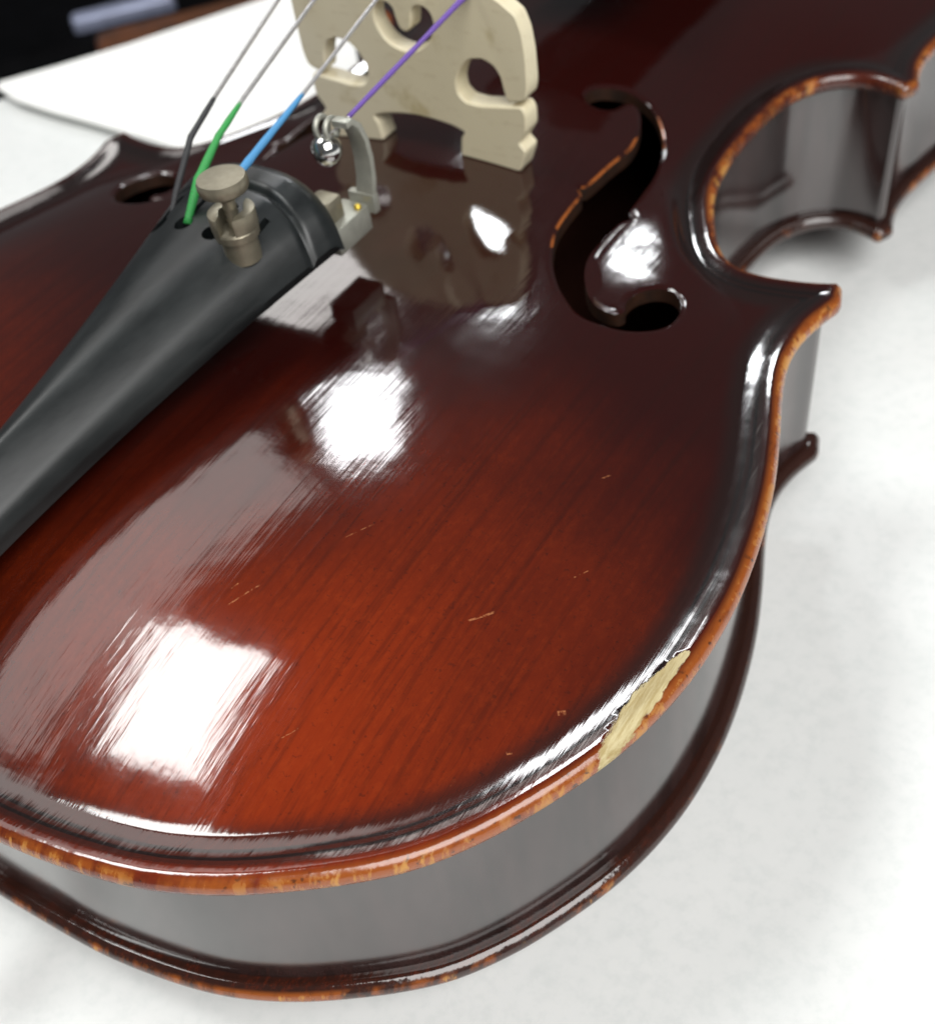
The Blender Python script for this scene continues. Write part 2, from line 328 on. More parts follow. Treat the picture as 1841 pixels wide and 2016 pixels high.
def inside(P,Q):
    x,y=P[:,0:1],P[:,1:2]; x1,y1=Q[:,0],Q[:,1]; x2,y2=np.roll(x1,-1),np.roll(y1,-1)
    c=((y1>y)!=(y2>y))&(x<(x2-x1)*(y-y1)/(y2-y1+1e-15)+x1); return c.sum(1)%2==1
# smooth distance (all of the rim counts, so that the arching has no ridge lines)
LB=9.0
SB=resample(np.vstack([OUT,OUT[:1]]),1.5)[:-1]
_dd=np.linspace(0,140,600); _ss=np.linspace(-150,150,201); _tab=np.exp(-np.sqrt(_dd[:,None]**2+_ss**2)/LB).sum(1)*1.5
def _soft(P, chunk=3000):
    out=np.empty(len(P))
    for i in range(0,len(P),chunk):
        r=np.sqrt(((P[i:i+chunk,None,:]-SB[None])**2).sum(2)); out[i:i+chunk]=np.exp(-r/LB).sum(1)*1.5
    return np.interp(-np.log(out),-np.log(_tab),_dd)
_gs=2.0; _gx=np.arange(-114,116,_gs); _gy=np.arange(-20,358,_gs)
_SG=_soft(np.stack(np.meshgrid(_gx,_gy,indexing='ij'),-1).reshape(-1,2)).reshape(len(_gx),len(_gy))
def soft_dist(P):
    fx=(P[:,0]-_gx[0])/_gs; fy=(P[:,1]-_gy[0])/_gs; i=np.clip(np.floor(fx).astype(int),1,len(_gx)-3); j=np.clip(np.floor(fy).astype(int),1,len(_gy)-3); u=fx-i; v=fy-j
    w=lambda t:((1-t)**3/6,(3*t**3-6*t*t+4)/6,(-3*t**3+3*t*t+3*t+1)/6,t**3/6)     # cubic B-spline
    wu=w(u); wv=w(v); r=0
    for a in range(4):
        for b in range(4): r=r+wu[a]*wv[b]*_SG[i+a-1,j+b-1]
    return r
ARCH=10.9
def arch(P):
    s=soft_dist(P)-7.0; s=.5*(s+np.sqrt(s*s+.06)); A=ARCH*(1+.12*np.exp(-((P[:,1]-172)/62)**2)); LA=27.-6.*np.exp(-((P[:,1]-172)/55)**2)
    return A*(1-np.exp(-(s/LA)**1.11))
def belly(P,d=None):
    """top surface of the belly; d is the true distance to the rim"""
    if d is None: d=seg_dist(P,OUT)
    t=np.clip(d/2.0,0,1); rim=-2.0+2.0*np.sqrt(np.clip(1-(1-t)**2,0,1))
    sp=lambda x:.5*(x+np.sqrt(x*x+.6)); q=sp(DC-d)-sp(2.3-d)
    chan=.5*KC*(q*q-(DC-2.3)**2)      # hollow channel rising to the rim
    z=rim+chan+arch(P); x=np.where(P[:,0]<0,BASS_DX-P[:,0],P[:,0]); y=P[:,1]
    # hollowed lower wing of the f-holes
    sg=lambda v:1/(1+np.exp(-np.clip(v,-30,30)))
    w=sg((x-np.interp(y,[131,140,150,160,170,185],[43,42,41.5,41,40.5,38]))/.6)*sg((y-np.interp(x,[43,46,50,55,60,66,72],[131,127.5,122.8,119.8,118,119,123]))/.6)
    r2=((x-WX)/WSX)**2+((y-WY)/WSY)**2
    s=np.clip((d-4.5)/6,0,1); w=w*np.exp(-r2*r2)*s*s*(3-2*s)
    zf=WZ+.5*WK*((x-WX)**2+(y-WY)**2)+WGX*(x-WX)+WGY*(y-WY)
    return z+w*(zf-z)-.14*chip(P,d)
def chip(P,d):
    """where a splinter came off the rim"""
    y=P[:,1]; m=np.minimum(np.minimum(4.3-.022*(y-51)**2-d,d-.15-.1*(y-43)),(59.2-y)*1.1)
    return np.where(P[:,0]>80,np.clip(m/.5,0,1),0.)
BASS_DX=5.0
DC,KC=8.4,.052
WX,WY,WSX,WSY,WZ,WK,WGX,WGY=54.,141.,15.,26.,2.6,.0012,.012,.012

# ================================================================== the violin
violin = empty('violin')
tag(violin, 'worn red-brown violin lying on its back on the white table', 'violin')

# ---- f-hole outline (treble side; the bass one is its mirror image)
FH = [(29.5,190.5),(32.5,189.4),(36.0,186.5),(39.6,181.5),(42.2,175.3),(44.2,167.1),(45.3,158.8),(45.8,153.2),(47.3,151.3),(45.9,149.2),(45.4,144),(45.6,138),(46.9,132.5),(49.6,127.2),(53.2,122.9),(57.0,120.9),(59.4,121.0),(60.0,122.6),(59.1,124.4),(58.7,126.6),(59.2,129.0),(60.8,131.0),(63.0,132.0),(65.6,131.6),(67.6,129.6),(68.8,126.6),(69.1,123.0),(67.7,119.1),(64.3,115.8),(59.8,114.4),(54.7,114.9),(49.6,118.7),(45.9,122.8),(42.5,128.0),(39.2,135.6),(37.7,143.8),(37.0,149.8),(35.3,151.8),(36.3,154.0),(36.3,164.2),(36.5,172.6),(34.8,180.2),(32.2,185.6),(29.7,187.7),(28.3,186.6),(27.1,182.6),(24.6,181),(21.4,182),(19.8,184.6),(20.4,187.6),(22.8,189.8),(26,190.9)]
def closed_smooth(P, step):
    P = np.array(P, float); n = len(P); out = []
    for i in range(n):
        a, b, c, d = P[i-1], P[i], P[(i+1) % n], P[(i+2) % n]
        for t in np.arange(6)/6: out.append(.5*((2*b)+(c-a)*t+(2*a-5*b+4*c-d)*t*t+(3*b-a-3*c+d)*t**3))
    out = np.array(out); return resample(np.vstack([out, out[:1]]), step)[:-1]
F1 = closed_smooth(FH, 0.55); F2 = (F1*[-1, 1]+[BASS_DX, 0])[::-1]
def offset_ring(Q, d, closed=True):
    T = np.roll(Q, -1, 0)-np.roll(Q, 1, 0); T /= np.linalg.norm(T, axis=1)[:, None]+1e-9
    return Q + np.stack([-T[:, 1], T[:, 0]], 1)*d
def area(Q): return 0.5*np.sum(Q[:, 0]*np.roll(Q[:, 1], -1)-np.roll(Q[:, 0], -1)*Q[:, 1])
OUTC = OUT if area(OUT) > 0 else OUT[::-1]
F1 = F1 if area(F1) > 0 else F1[::-1]; F2 = F2 if area(F2) > 0 else F2[::-1]
def ins(P, Q, chunk=4000): return np.concatenate([inside(P[i:i+chunk], Q) for i in range(0, len(P), chunk)]) if len(P) else np.zeros(0, bool)
def triangulate(loops, extra, outer, holes):
    V = []; E = []
    for L in loops:
        s = len(V); V += [tuple(p) for p in L]; E += [(s+i, s+(i+1) % len(L)) for i in range(len(L))]
    V += [tuple(p) for p in extra]
    r = delaunay_2d_cdt([Vector(v) for v in V], E, [], 0, 1e-6)
    P = np.array([tuple(v) for v in r[0]]); T = np.array([f for f in r[2] if len(f) == 3])
    cen = P[T].mean(1); ok = ins(cen, outer)
    for h in holes: ok &= ~ins(cen, h)
    T = T[ok]; a = P[T[:, 1]]-P[T[:, 0]]; b = P[T[:, 2]]-P[T[:, 0]]
    flip = (a[:, 0]*b[:, 1]-a[:, 1]*b[:, 0]) < 0; T[flip] = T[flip][:, ::-1]
    return P, T
RINGS = (.10, .32, .68, 1.12, 1.62, 2.2, 2.9, 3.7, 4.6, 5.5, 6.4, 7.3, 8.2, 9.2, 10.4, 11.8)
def plate_points(holes, grid, rings=RINGS):
    ex = []
    for d in rings:
        Q = offset_ring(OUTC, d)
        ex.append(Q[seg_dist(Q, OUTC) > d-0.03])
    gx = np.arange(-108, 108, grid); gy = np.arange(-14, 350, grid*.866)
    G = np.array([(x+(j % 2)*grid/2, y) for j, y in enumerate(gy) for x in gx])
    ex.append(G[ins(G, OUTC) & (seg_dist(G, OUTC) > rings[-1]+grid*.55)])
    ex = np.vstack(ex); ex = ex[ins(ex, OUTC)]
    for h in holes:
        ex = ex[~ins(ex, h) & (seg_dist(ex, h) > 1.9)]
    for h in holes:
        for d in (.18, .42, .8, 1.4):
            Q = offset_ring(h, -d); ex = np.vstack([ex, Q[(seg_dist(Q, h) > d-.02) & ~ins(Q, h) & (seg_dist(Q, OUTC) > 1.5)]])
    return ex
def frnd(P):
    """the rounding of the f-hole arrises"""
    d = np.minimum(seg_dist(P, F1), seg_dist(P, F2)); t = np.clip(1-d/1.1, 0, 1); return -.5*t*t
def belly_full(P): return belly(P) + frnd(P)
P, T = triangulate([OUTC, F1, F2], plate_points([F1, F2], 1.9), OUTC, [F1, F2])
D = seg_dist(P, OUTC)
rim = D < 0.02
Z = belly_full(P); e = .12
GX = (belly_full(P+[e, 0])-belly_full(P-[e, 0]))/(2*e); GY = (belly_full(P+[0, e])-belly_full(P-[0, e]))/(2*e)
N = np.stack([-GX, -GY, np.ones(len(P))], 1); N /= np.linalg.norm(N, axis=1)[:, None]
# the rim itself: normals come from the half-round profile
oi = np.array([int(np.argmin(((OUTC-p)**2).sum(1))) for p in P[D < 2.25]]); Tn = np.roll(OUTC, -2, 0)-np.roll(OUTC, 2, 0); Tn /= np.linalg.norm(Tn, axis=1)[:, None]; On = np.stack([Tn[:, 1], -Tn[:, 0]], 1)
k = 1-np.clip(D[D < 2.25]/2.2, 0, 1); near = np.where(D < 2.25)[0]
for i, q, kk in zip(near, oi, k):
    nn = np.array([On[q][0]*kk, On[q][1]*kk, math.sqrt(max(0, 1-kk*kk))]); w = kk**.5; v = N[i]*(1-w)+nn*w; N[i] = v/np.linalg.norm(v)
# underside shares the triangulation
tt = np.clip(D/2.2, 0, 1); ZU = -2.0-2.0*np.sqrt(np.clip(1-(1-tt)**2, 0, 1)) + arch(P)
nP = len(P)
top = mesh_obj('belly_plate', np.column_stack([P, Z]), T, M['belly'], violin, normals=N)
a = top.data.attributes.new('edge_d', 'FLOAT', 'POINT'); a.data.foreach_set('value', D.astype(np.float32))
fd = np.minimum(seg_dist(P, F1), seg_dist(P, F2)); a = top.data.attributes.new('f_d', 'FLOAT', 'POINT'); a.data.foreach_set('value', fd.astype(np.float32))
top['label'] = 'glossy red-brown arched front with two f-holes and a chipped rim'
und = mesh_obj('belly_underside', np.column_stack([P, ZU]), T[:, ::-1], M['belly'], top)
a = und.data.attributes.new('edge_d', 'FLOAT', 'POINT'); a.data.foreach_set('value', D.astype(np.float32))
for F in (F1, F2):
    zt = belly_full(F); zb = arch(F)-4.0; zb = np.minimum(zb, zt-2.6); n = len(F)
    V = np.vstack([np.column_stack([F, zt]), np.column_stack([F, zb])])
    mesh_obj('f_hole_edge', V, [(i, (i+1) % n, n+(i+1) % n, n+i) for i in range(n)], M['fedge'], top)

# ---- back plate: same outline, arched downwards
RB = -37.0
Pb, Tb = triangulate([OUTC], plate_points([], 4.0), OUTC, [])
Db = seg_dist(Pb, OUTC); tb = np.clip(Db/2.2, 0, 1); rd = 2.0*np.sqrt(np.clip(1-(1-tb)**2, 0, 1))
zup = RB+rd*.95+.22*np.exp(-((Db-1.6)/.5)**2); zlo = RB-rd-arch(Pb)*1.08
n = len(Pb); V = np.vstack([np.column_stack([Pb, zup]), np.column_stack([Pb, zlo])])
bmk = bmesh.new(); lay = bmk.verts.layers.float.new('edge_d'); vs_ = [bmk.verts.new(v) for v in V]
idx = np.arange(2*n); idx[n:][Db < .02] = np.where(Db < .02)[0]      # the two faces share the rim
for f in Tb: bmk.faces.new([vs_[i] for i in f])
for f in Tb[:, ::-1]: bmk.faces.new([vs_[idx[n+i]] for i in f])
for i, v in enumerate(vs_): v[lay] = float(Db[i % n])
bmesh.ops.delete(bmk, geom=[v for v in bmk.verts if not v.link_faces], context='VERTS')
back = bm_obj('back_plate', bmk, M['back'], violin, fixn=False)
ZLOW = zlo.min()

# ---- ribs: six bent strips between the plates
lo, e1, cb, e2, up = half_outline()
def inset(Pl, d):
    Tg = np.gradient(Pl, axis=0); Tg /= np.linalg.norm(Tg, axis=1)[:, None]; return Pl + np.stack([-Tg[:, 1], Tg[:, 0]], 1)*d
def rib(Pl, mirror):
    Q = resample(Pl, 1.2)
    a = inset(Q, 0.0); b = inset(Q, 1.2); n = len(Q)
    if mirror: a = a*[-1, 1]; b = b*[-1, 1]
    z0, z1 = RB+1.6, -3.2
    V = np.vstack([np.column_stack([a, np.full(n, z0)]), np.column_stack([a, np.full(n, z1)]), np.column_stack([b, np.full(n, z0)]), np.column_stack([b, np.full(n, z1)])])
    F = []
    for i in range(n-1): F += [(i, i+1, n+i+1, n+i), (2*n+i+1, 2*n+i, 3*n+i, 3*n+i+1), (i+1, i, 2*n+i, 2*n+i+1), (n+i, n+i+1, 3*n+i+1, 3*n+i)]
    F += [(0, n, 3*n, 2*n), (n-1, 3*n-1, 4*n-1, 2*n-1)]
    if mirror: F = [f[::-1] for f in F]
    return by_angle(mesh_obj('rib', V, F, M['rib'], violin), 40)
for mir in (False, True):
    A, B, U = inset(lo, 2.9), inset(cb, 2.9), inset(up, 2.9)
    A, B, U = [Q[seg_dist(Q, OUTC) > 2.84] for Q in (A, B, U)]
    t1 = (A[-1]+B[0])/2+np.array([.25, .05]); t2 = (B[-1]+U[0])/2+np.array([.25, .05])
    rib(np.vstack([A, t1]), mir); rib(np.vstack([t1, B, t2]), mir); rib(np.vstack([t2, U]), mir)

# ---- bridge: an uncut maple blank with heart and kidneys
def hz(x, y): return float(belly(np.array([[x, y]]))[0])
YB = 149.6
right_side = [(24.9, 12.2), (25.3, 13.2), (23.7, 14.6), (24.6, 15.8), (25.7, 17.2), (25.9, 20.6), (25.1, 22.0), (22.6, 21.7), (19.0, 21.3), (15.5, 20.9), (12.4, 21.2), (10.8, 22.6), (10.7, 25.0), (12.0, 27.6), (14.4, 29.6), (17.2, 30.0), (19.6, 29.0), (20.9, 27.0), (21.3, 24.6), (21.9, 22.6), (24.9, 22.85), (26.2, 23.7), (26.8, 26.0), (26.9, 31.5), (26.5, 35.6), (25.4, 38.6), (22.0, 40.8)]
top_edge = [(17.0, 43.0), (11.5, 46.0), (6, 48.2), (0, 49.5), (-6, 49.7), (-11.5, 49.2), (-17, 47.8)]
left_side = [(-x, z) for x, z in right_side[:-3]][::-1]; left_side = [(-22.5, 45.2), (-25.6, 41.2), (-26.9, 36.2)] + left_side
foot = lambda x0, x1, k: [(x, hz(x, YB+2.4)) for x in np.linspace(x0, x1, k)]
outline = foot(9.6, 23.4, 6) + right_side + top_edge + left_side + foot(-23.4, -9.6, 6) + [(-10.2, 13.8), (-11.4, 14.9), (-8.2, 15.9), (-4, 16.5), (0, 16.7), (4, 16.5), (8.2, 15.9), (11.4, 14.9), (10.2, 13.8)]
heart = [(-6.5, 35.0), (-5.6, 32.4), (-3.6, 30.4), (0.2, 29.4), (4.0, 30.6), (6.3, 32.8), (7.1, 35.3), (6.3, 37.4), (4.3, 38.1), (2.6, 37.2), (2.1, 35.2), (1.5, 33.6), (0.3, 33.0), (-0.9, 33.6), (-1.5, 35.2), (-2.0, 37.2), (-3.7, 38.1), (-5.7, 37.4)]
def densify(Pl, hole=False):
    return closed_smooth(Pl, .45)
hh = densify(heart)
oo = np.array(outline); oo = resample(np.vstack([oo, oo[:1]]), .7)[:-1]
oo = np.vstack([oo[-1:], oo, oo[:1]])
oo2 = oo.copy(); oo2[1:-1] = .22*oo[:-2]+.56*oo[1:-1]+.22*oo[2:]; oo = oo2[1:-1]
if area(oo) < 0: oo = oo[::-1]
if area(hh) < 0: hh = hh[::-1]
def chamfer(Q, d): return offset_ring(Q, d)
oi_, hi_ = chamfer(oo, .3), chamfer(hh, -.3)
Pq, Tq = triangulate([oi_, hi_], np.zeros((0, 2)), oi_, [hi_])
thick = lambda z: 5.0-.042*(z-10)
bmk = bmesh.new()
fr = [bmk.verts.new((x, YB, z)) for x, z in Pq]; bk = [bmk.verts.new((x, YB+thick(z), z)) for x, z in Pq]
for f in Tq: bmk.faces.new([fr[i] for i in f]); bmk.faces.new([bk[i] for i in f[::-1]])
flat_n = len(bmk.faces)
for Q, Qi in ((oo, oi_), (hh, hi_)):
    k = len(Q); L = [[bmk.verts.new((q[0], y(q), q[1])) for q in S] for S, y in ((Qi, lambda q: YB), (Q, lambda q: YB+.3), (Q, lambda q: YB+thick(q[1])-.3), (Qi, lambda q: YB+thick(q[1])))]
    for A_, B_ in zip(L[:-1], L[1:]):
        for i in range(k): bmk.faces.new((A_[i], A_[(i+1) % k], B_[(i+1) % k], B_[i]))
bmesh.ops.remove_doubles(bmk, verts=bmk.verts, dist=.002)
bridge = by_angle(bm_obj('bridge', bmk, M['bridge'], violin), 25)
bridge['label'] = 'thick pale maple bridge blank with heart and kidney cutouts'

# ---- tailpiece
def tp_surface(u, y, s):
    k = np.clip((y-15)/75., 0, 1); ze = 14.9+.117*(y-25); crown = 5.2+1.1*k; pw = 1.02+1.75*k**1.6
    au = abs(u); soft = max(0.0, math.sqrt(au*au+.004)-.0633*(1-au))
    z = ze + crown*(1-soft**pw)
    z -= 1.9*max(0, (au-.78)/.22)**2.2
    z += -.9*math.exp(-((s-7.0)/.6)**2) + (.12 if s < 6.4 else .12*math.exp(-((s-6.4)/.7)**2)) - 2.0*max(0, 1-s/3.2)**2
    return z, ze
def tp_half(y):
    k = np.clip((y-0)/103., 0, 1); return 6.0+13.2*k**1.85
bmk = bmesh.new(); us = np.linspace(-1, 1, 45); rows = []
vv = np.r_[np.linspace(0, .88, 46), np.linspace(.885, 1, 34)]
Y0 = -6.0
for v in vv:
    row = []; und_ = []
    for u in us:
        yf = 104.6-5.0*u*u; y = Y0+v*(yf-Y0); w = tp_half(y*(1-.0)+0*v); s = yf-y; z, ze = tp_surface(u, y, s)
        row.append(bmk.verts.new((u*w, y, z)))
    for u in us[::-1]:
        yf = 104.6-5.0*u*u; y = Y0+v*(yf-Y0)-(.8 if v == 1 else 0); w = tp_half(y); s = yf-y; z, ze = tp_surface(u, y, 3.0); h = ze-2.6+2.6*(1-u*u)
        row.append(bmk.verts.new((u*w*.97, y, min(h, z-1.8))))
    rows.append(row)
m = len(rows[0])
for a_, b_ in zip(rows[:-1], rows[1:]):
    for i in range(m): bmk.faces.new((a_[i], a_[(i+1) % m], b_[(i+1) % m], b_[i]))
for r_, fl in ((rows[0], False), (rows[-1], True)):
    h = m//2
    for i in range(h-1):
        q = (r_[i], r_[i+1], r_[m-2-i], r_[m-1-i]); bmk.faces.new(q if fl else q[::-1])
tail = bm_obj('tailpiece', bmk, M['ebony'], violin)
# string holes with their slots, cut through
cut = bmesh.new()
HOLES = [(-10.2, 86.0), (-3.6, 85.8), (3.2, 85.2), (9.6, 85.0)]
for x, y in HOLES:
    b2 = bmesh.new(); lathe(b2, [(1.75, 10), (1.75, 45)], x, y, 20); me_ = bpy.data.meshes.new('c'); b2.to_mesh(me_); b2.free(); cut.from_mesh(me_)
    b2 = bmesh.new(); box(b2, x-.55, x+.55, y+.4, y+7.2, 10, 45); me_ = bpy.data.meshes.new('c'); b2.to_mesh(me_); b2.free()
    cut.from_mesh(me_)
bmesh.ops.recalc_face_normals(cut, faces=cut.faces)
cutter = bm_obj('cutter', cut, None)
md = tail.modifiers.new('holes', 'BOOLEAN'); md.operation = 'DIFFERENCE'; md.solver = 'EXACT'; md.use_self = True; md.object = cutter
dg = bpy.context.evaluated_depsgraph_get(); nm = bpy.data.meshes.new_from_object(tail.evaluated_get(dg))
tail.modifiers.clear(); tail.data = nm; bpy.data.objects.remove(cutter)
tail.data.polygons.foreach_set('use_smooth', [True]*len(tail.data.polygons)); by_angle(tail, 38)
tail['label'] = 'black ebony tailpiece, ridged and widening towards the bridge'
# tail gut, saddle and end button
bmk = bmesh.new(); 
for s_ in (-1, 1): tube(bmk, [(s_*3.4, -3, 13.5), (s_*3.6, -8.5, 6.5), (s_*3.6, -11.5, 2.0), (s_*2.5, -12.6, -10), (0, -13, -16)], .9, 8)
bm_obj('tail_gut', bmk, M['ebony'], violin)
bmk = bmesh.new(); box(bmk, -15, 15, -11, -4.5, -3.9, 4.6); bevel(bmk, 1.2, 3); bm_obj('saddle', bmk, M['ebony'], violin)
bmk = bmesh.new(); lathe(bmk, [(3.4, -1), (3.4, 7), (3.0, 8), (5.6, 9.5), (6.4, 13), (5.2, 16.5), (2.2, 18)], 0, 0, 24)
bmesh.ops.rotate(bmk, verts=bmk.verts, cent=(0, 0, 0), matrix=Matrix.Rotation(math.pi/2, 3, 'X')); bmesh.ops.translate(bmk, verts=bmk.verts, vec=(0, -8.0, -18)); bm_obj('end_button', bmk, M['ebony'], violin)

# ---- fine tuner on the top string
tuner = empty('fine_tuner', (0.0095, 0.085, (ZT+26)*MM)); tuner.parent = violin
tuner['label'] = 'beige metal string adjuster with a round screw head'
tofs = Vector((9.5, 85.0, 26.0))
def tun(name, bm, mat, deg=35, bev=0):
    if bev: bevel(bm, bev, 2, 50)
    bmesh.ops.recalc_face_normals(bm, faces=bm.faces)
    for v in bm.verts: v.co = v.co - tofs
    o = bm_obj(name, bm, mat, tuner, zoff=0); return by_angle(o, deg)
bmk = bmesh.new(); lathe(bmk, [(3.0, 25.0), (3.0, 28.9), (3.7, 29.2), (3.8, 30.4), (3.5, 30.8)], 9.5, 85.0, 40, knurl=((2, 3), .12)); tun('collar', bmk, M['nickel'])
for s_ in (-1, 1):        # two cheeks of the slotted nut
    bmk = bmesh.new(); ring = []
    pts = [(s_*(1.1+0*t), 0) for t in (0,)]
    arc = [(3.9*math.cos(a)*1.0, 3.9*math.sin(a)) for a in np.linspace(-1.22, 1.22, 15)]
    poly = [(s_*x, y) for x, y in arc] + [(s_*1.35, 2.2), (s_*2.1, 0), (s_*1.35, -2.2)]
    rot = math.radians(20); poly = [(x*math.cos(rot)-y*math.sin(rot), x*math.sin(rot)+y*math.cos(rot)) for x, y in poly]
    vb = [bmk.verts.new((9.5+x, 85+y, 30.7)) for x, y in poly]; vt = [bmk.verts.new((9.5+x, 85+y, 33.6)) for x, y in poly]
    bmk.faces.new(vb[::-1]); bmk.faces.new(vt); kk = len(poly)
    for i in range(kk): bmk.faces.new((vb[i], vb[(i+1) % kk], vt[(i+1) % kk], vt[i]))
    tun('nut_cheek', bmk, M['nickel'], bev=.25)
bmk = bmesh.new(); pr = []
for i in range(22): pr.append((1.25 if i % 2 else 1.05, 27+i*.48))
lathe(bmk, pr, 9.5, 85.0, 16); tun('screw', bmk, M['nickel'], 60)
bmk = bmesh.new(); lathe(bmk, [(1.6, 35.6), (2.2, 36.6), (3.9, 37.0), (4.15, 37.4), (4.15, 38.6), (3.9, 39.1), (0.9, 39.2)], 9.5, 85.0, 48, knurl=((3, 4), .16)); tun('screw_head', bmk, M['nickel'], 30)
# lever: block under the tailpiece's end, plate, upright arm and string ball
bmk = bmesh.new(); box(bmk, 7.2, 12.2, 100.5, 108.6, 19.6, 24.2); tun('lever_block', bmk, M['nickel'], bev=.7)
bmk = bmesh.new(); box(bmk, 8.4, 14.2, 103.0, 113.0, 15.4, 20.2); tun('lever_plate', bmk, M['plate_steel'], bev=.3)
bmk = bmesh.new(); box(bmk, 10.2, 15.8, 112.6, 114.2, 18.6, 22.2); tun('lever_bar', bmk, M['plate_steel'], bev=.25)
bmk = bmesh.new(); arm = [(113.2, 21.5), (114.3, 24.5), (114.8, 28), (114.6, 31.5), (113.7, 34.2), (112.2, 35.6), (110.7, 35.5)]
L0 = []; L1 = []
for (y, z) in arm:
    i = arm.index((y, z)); ya, za = arm[max(0, i-1)]; yb, zb = arm[min(len(arm)-1, i+1)]; ty, tz = yb-ya, zb-za; l = math.hypot(ty, tz); ny, nz = -tz/l*.6, ty/l*.6; w = 1.9-.05*i; cx = 13.9-.12*i
    L0.append([bmk.verts.new((cx-w, y-ny, z-nz)), bmk.verts.new((cx+w, y-ny, z-nz)), bmk.verts.new((cx+w, y+ny, z+nz)), bmk.verts.new((cx-w, y+ny, z+nz))])
for a_, b_ in zip(L0[:-1], L0[1:]):
    for i in range(4): bmk.faces.new((a_[i], a_[(i+1) % 4], b_[(i+1) % 4], b_[i]))
bmk.faces.new(L0[0][::-1]); bmk.faces.new(L0[-1]); tun('hook_arm', bmk, M['plate_steel'], 50, bev=.2)
for dx in (-1.9, .2):
    bmk = bmesh.new(); tube(bmk, [(10.6+dx+.0*k, 111.3+1.7*math.cos(a), 34.2+1.7*math.sin(a)) for k, a in enumerate(np.linspace(-1.2, 4.0, 16))], .55, 8); tun('hook_tip', bmk, M['plate_steel'], 60)
bmk = bmesh.new(); bmesh.ops.create_uvsphere(bmk, u_segments=28, v_segments=18, radius=2.7)
bmesh.ops.translate(bmk, verts=bmk.verts, vec=(9.9, 110.0, 31.0)); tun('string_ball', bmk, M['steel'], 180)
bmk = bmesh.new(); lathe(bmk, [(.7, 19.6), (.7, 20.6), (.4, 20.9)], 13.2, 111.0, 12); tun('pin', bmk, M['brass'])

# ---- strings: bare wire with a coloured winding at the tail end
def string(name, pts, wraps, r, label):
    bmk = bmesh.new(); tube(bmk, pts, r, 8); s_ = bm_obj(name, bmk, M['wire'], violin); s_['label'] = label
    w_, rad, mat = wraps; bmk = bmesh.new(); 
    Q = []; R_ = []
    for i in range(len(w_)-1):
        for t in np.arange(6)/6: Q.append(tuple(np.array(w_[i])*(1-t)+np.array(w_[i+1])*t)); R_.append((rad[i]*(1-t)+rad[i+1]*t)*random.uniform(.92, 1.08))
    Q.append(w_[-1]); R_.append(rad[-1]*.8); tube(bmk, Q, R_, 10); bm_obj('winding', bmk, mat, s_)
    return s_
random.seed(4)
def lerp(a, b, t): return tuple(np.array(a)*(1-t)+np.array(b)*t)
def run(hole, slot, kink, end, xb, zb): return [hole, slot, kink, end, (xb, 151.5, zb), (xb*.55, 475.0, 36.0)]
G = [(-10.6, 88.5, 25.0), (-11.0, 92.6, 28.6), (-11.0, 99.6, 35.0), (-12.1, 109.5, 37.9)]
string('string', G+[(-17, 151.5, 48.2), (-9.5, 470.0, 38.0)], (G, [.50, .55, .60, .38], M['silk_black']), .40, 'lowest string with a black winding at the tailpiece')
Dn = [(-3.6, 86.5, 27.5), (-4.0, 92.2, 32.4), (-4.0, 99.5, 36.4), (-4.3, 108.0, 39.0)]
string('string', Dn+[(-6, 151.5, 50.0), (-3.2, 470.0, 39.0)], (Dn, [.72, .78, .62, .36], M['silk_green']), .40, 'second string with a green winding at the tailpiece')
An = [(3.2, 86.2, 28.6), (3.4, 92.4, 33.0), (3.6, 100.0, 34.9), (3.9, 114.0, 38.1)]
string('string', An+[(6, 151.5, 48.6), (3.2, 470.0, 39.0)], (An, [.66, .72, .68, .42], M['silk_blue']), .36, 'third string with a blue winding at the tailpiece')
E0 = (12.2, 112.0, 34.6); E1 = (17.0, 151.5, 42.6); kE = lambda t: lerp(E0, E1, t)
string('string', [(10.4, 110.9, 33.4), E0, kE(.5), E1, (9.5, 470.0, 38.0)], ([kE(.06), kE(.3), kE(.6), kE(.80), kE(.95)], [.40, .46, .44, .50, .64], M['silk_purple']), .17, 'highest string with a purple sleeve below the bridge')

# ---- fingerboard and neck (beyond the frame, mirrored in the varnish)
bmk = bmesh.new(); rows = []
for y in np.linspace(207, 470, 20):
    w = 21-9*(y-207)/263; zc = 33-(y-207)/263*4+ (y-207)/263*6; row = []
    for a_ in np.linspace(-1, 1, 17): row.append(bmk.verts.new((a_*w, y, zc-4.2*a_*a_)))
    row += [bmk.verts.new((w, y, zc-9)), bmk.verts.new((-w, y, zc-9))]; rows.append(row)
m = len(rows[0])
for a_, b_ in zip(rows[:-1], rows[1:]):
    for i in range(m): bmk.faces.new((a_[i], a_[(i+1) % m], b_[(i+1) % m], b_[i]))
bmk.faces.new(rows[0]); bmk.faces.new(rows[-1][::-1]); by_angle(bm_obj('fingerboard', bmk, M['ebony'], violin), 40)
bmk = bmesh.new(); rows = []
for y, w, z0, z1 in ((338, 15, -36, 24), (346, 14, -36, 24.5), (352, 13, -30, 24.6), (362, 12.5, 5, 25), (372, 12, 10, 25), (470, 11.5, 14, 26.0)):
    rows.append([bmk.verts.new((w*math.cos(t)*(1 if math.sin(t) < 0.01 else 1), y, z1+(z1-z0)*math.sin(t))) for t in np.linspace(math.pi, 2*math.pi, 13)])
m = 13
for a_, b_ in zip(rows[:-1], rows[1:]):
    for i in range(m): bmk.faces.new((a_[i], a_[(i+1) % m], b_[(i+1) % m], b_[i]))
bmk.faces.new(rows[0]); bmk.faces.new(rows[-1][::-1]); by_angle(bm_obj('neck', bmk, M['back'], violin), 40)

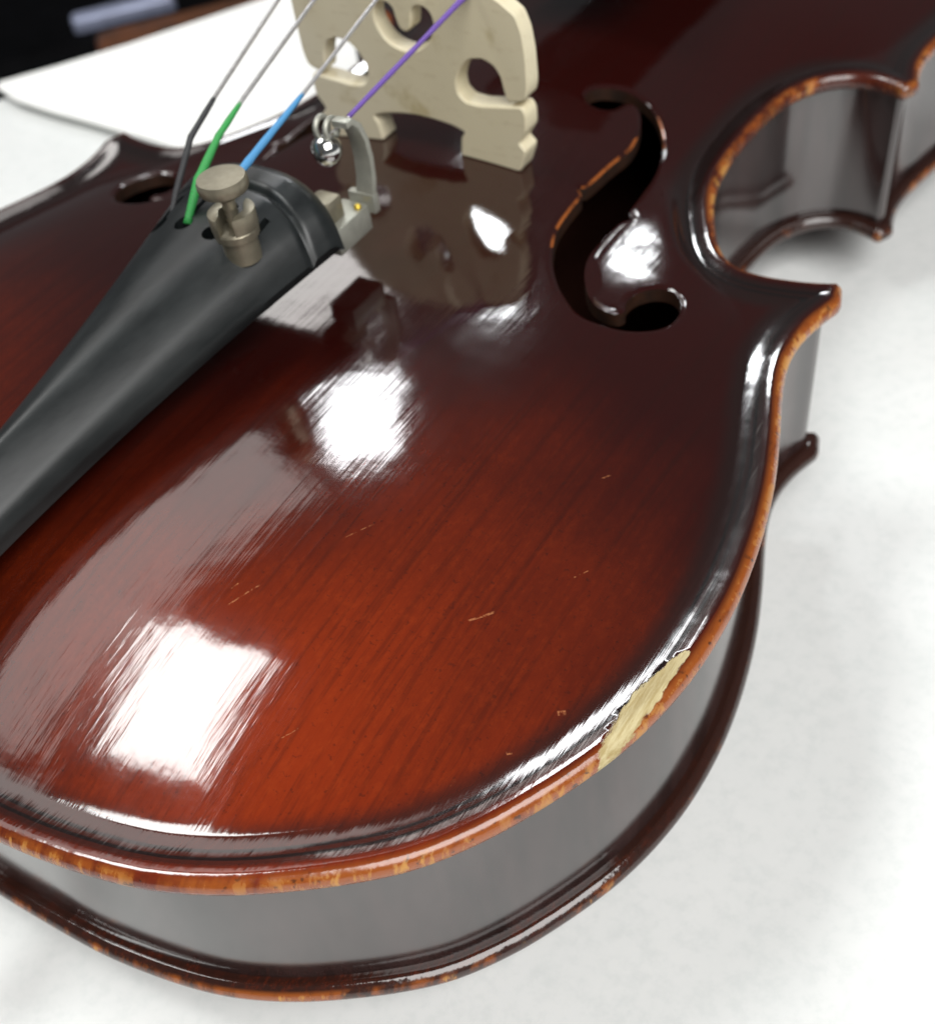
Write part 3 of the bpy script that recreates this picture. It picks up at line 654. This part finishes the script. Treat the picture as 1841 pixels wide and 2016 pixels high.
# ================================================================== surface and background
def prism(name, poly, z0, z1, mat, bev=0.0, seg=2):
    bm = bmesh.new(); vb = [bm.verts.new((x, y, z0)) for x, y in poly]; vt = [bm.verts.new((x, y, z1)) for x, y in poly]; k = len(poly)
    bm.faces.new(vb[::-1]); bm.faces.new(vt)
    for i in range(k): bm.faces.new((vb[i], vb[(i+1) % k], vt[(i+1) % k], vt[i]))
    if bev: bevel(bm, bev, seg, 50)
    return by_angle(bm_obj(name, bm, mat, zoff=0), 35)
TZ = ZT + ZLOW     # table height under the lowest point of the back
e0 = np.array([-249., 231.]); dr = np.array([.535, .845]); pl = lambda t: tuple(e0+dr*t)
table = prism('tabletop', [pl(-500), (900, -500), (900, 900), pl(760)], TZ-25, TZ-.02, M['table'], 1.5)
tag(table, 'white marbled tabletop the violin lies on', 'tabletop', kind='structure')
# thick pad of white paper behind the violin, its far edge over the table's edge
near = [(-251, 227), (-235, 221.5), (-215, 219.3), (-195, 218), (-178, 216.6), (-150, 214), (-100, 208)]
far = [(-252.5, 230.5), (-239, 248), (-224, 270), (-208, 297), (-197.5, 315), (-160, 372), (-120, 430)]
rest = [(-60, 300), (-20, 420)]
pad = empty('paper_pad'); tag(pad, 'thick bright white paper pad on the table behind the violin', 'paper')
inner = [(x+(8 if i < 4 else 3), y+7) for i, (x, y) in enumerate(near)]
prism('pad_block', inner+rest+[(x+4, y-1) for x, y in far[::-1]][:-1], TZ+.05, TZ+3.3, M['paper'], .3).parent = pad
prism('top_sheet', near+rest+far[::-1], TZ+3.32, TZ+4.6, M['paper'], .25).parent = pad
floor = prism('floor', [(-3000, -3000), (3000, -3000), (3000, 3000), (-3000, 3000)], -760, -750, M['floor']); tag(floor, kind='structure', label='dark floor beyond the table edge')
# dark blurred things beyond the table

def block(name, cx, cy, ln, wd, z0, z1, mat, ang, bev):
    bm = bmesh.new(); box(bm, -ln/2, ln/2, -wd/2, wd/2, z0, z1); bevel(bm, bev, 5, 50)
    bmesh.ops.rotate(bm, verts=bm.verts, cent=(0, 0, 0), matrix=Matrix.Rotation(ang, 3, 'Z')); bmesh.ops.translate(bm, verts=bm.verts, vec=(cx, cy, 0))
    return by_angle(bm_obj(name, bm, mat, zoff=0), 60)
ANG = math.atan2(.75, .67)
case = empty('black_case'); tag(case, 'black glossy case with a pale strip added as its highlight, beyond the table edge', 'case')
block('case_body', -690, 690, 900, 330, -750, -158, M['case'], ANG, 30).parent = case
block('highlight_strip', -604, 594, 80, 18, -162, -148, M['highlight_strip'], ANG, 5).parent = case  # added strip that stands in for a highlight on the case
crate = empty('brown_wooden_box'); tag(crate, 'orange-brown wooden thing beside the black case, far out of focus', 'box')
block('side_board', -490, 612, 230, 90, -750, -152, M['brownwood'], ANG, 8).parent = crate
block('rim_board', -446, 650, 110, 24, -170, -140, M['amberwood'], ANG, 5).parent = crate
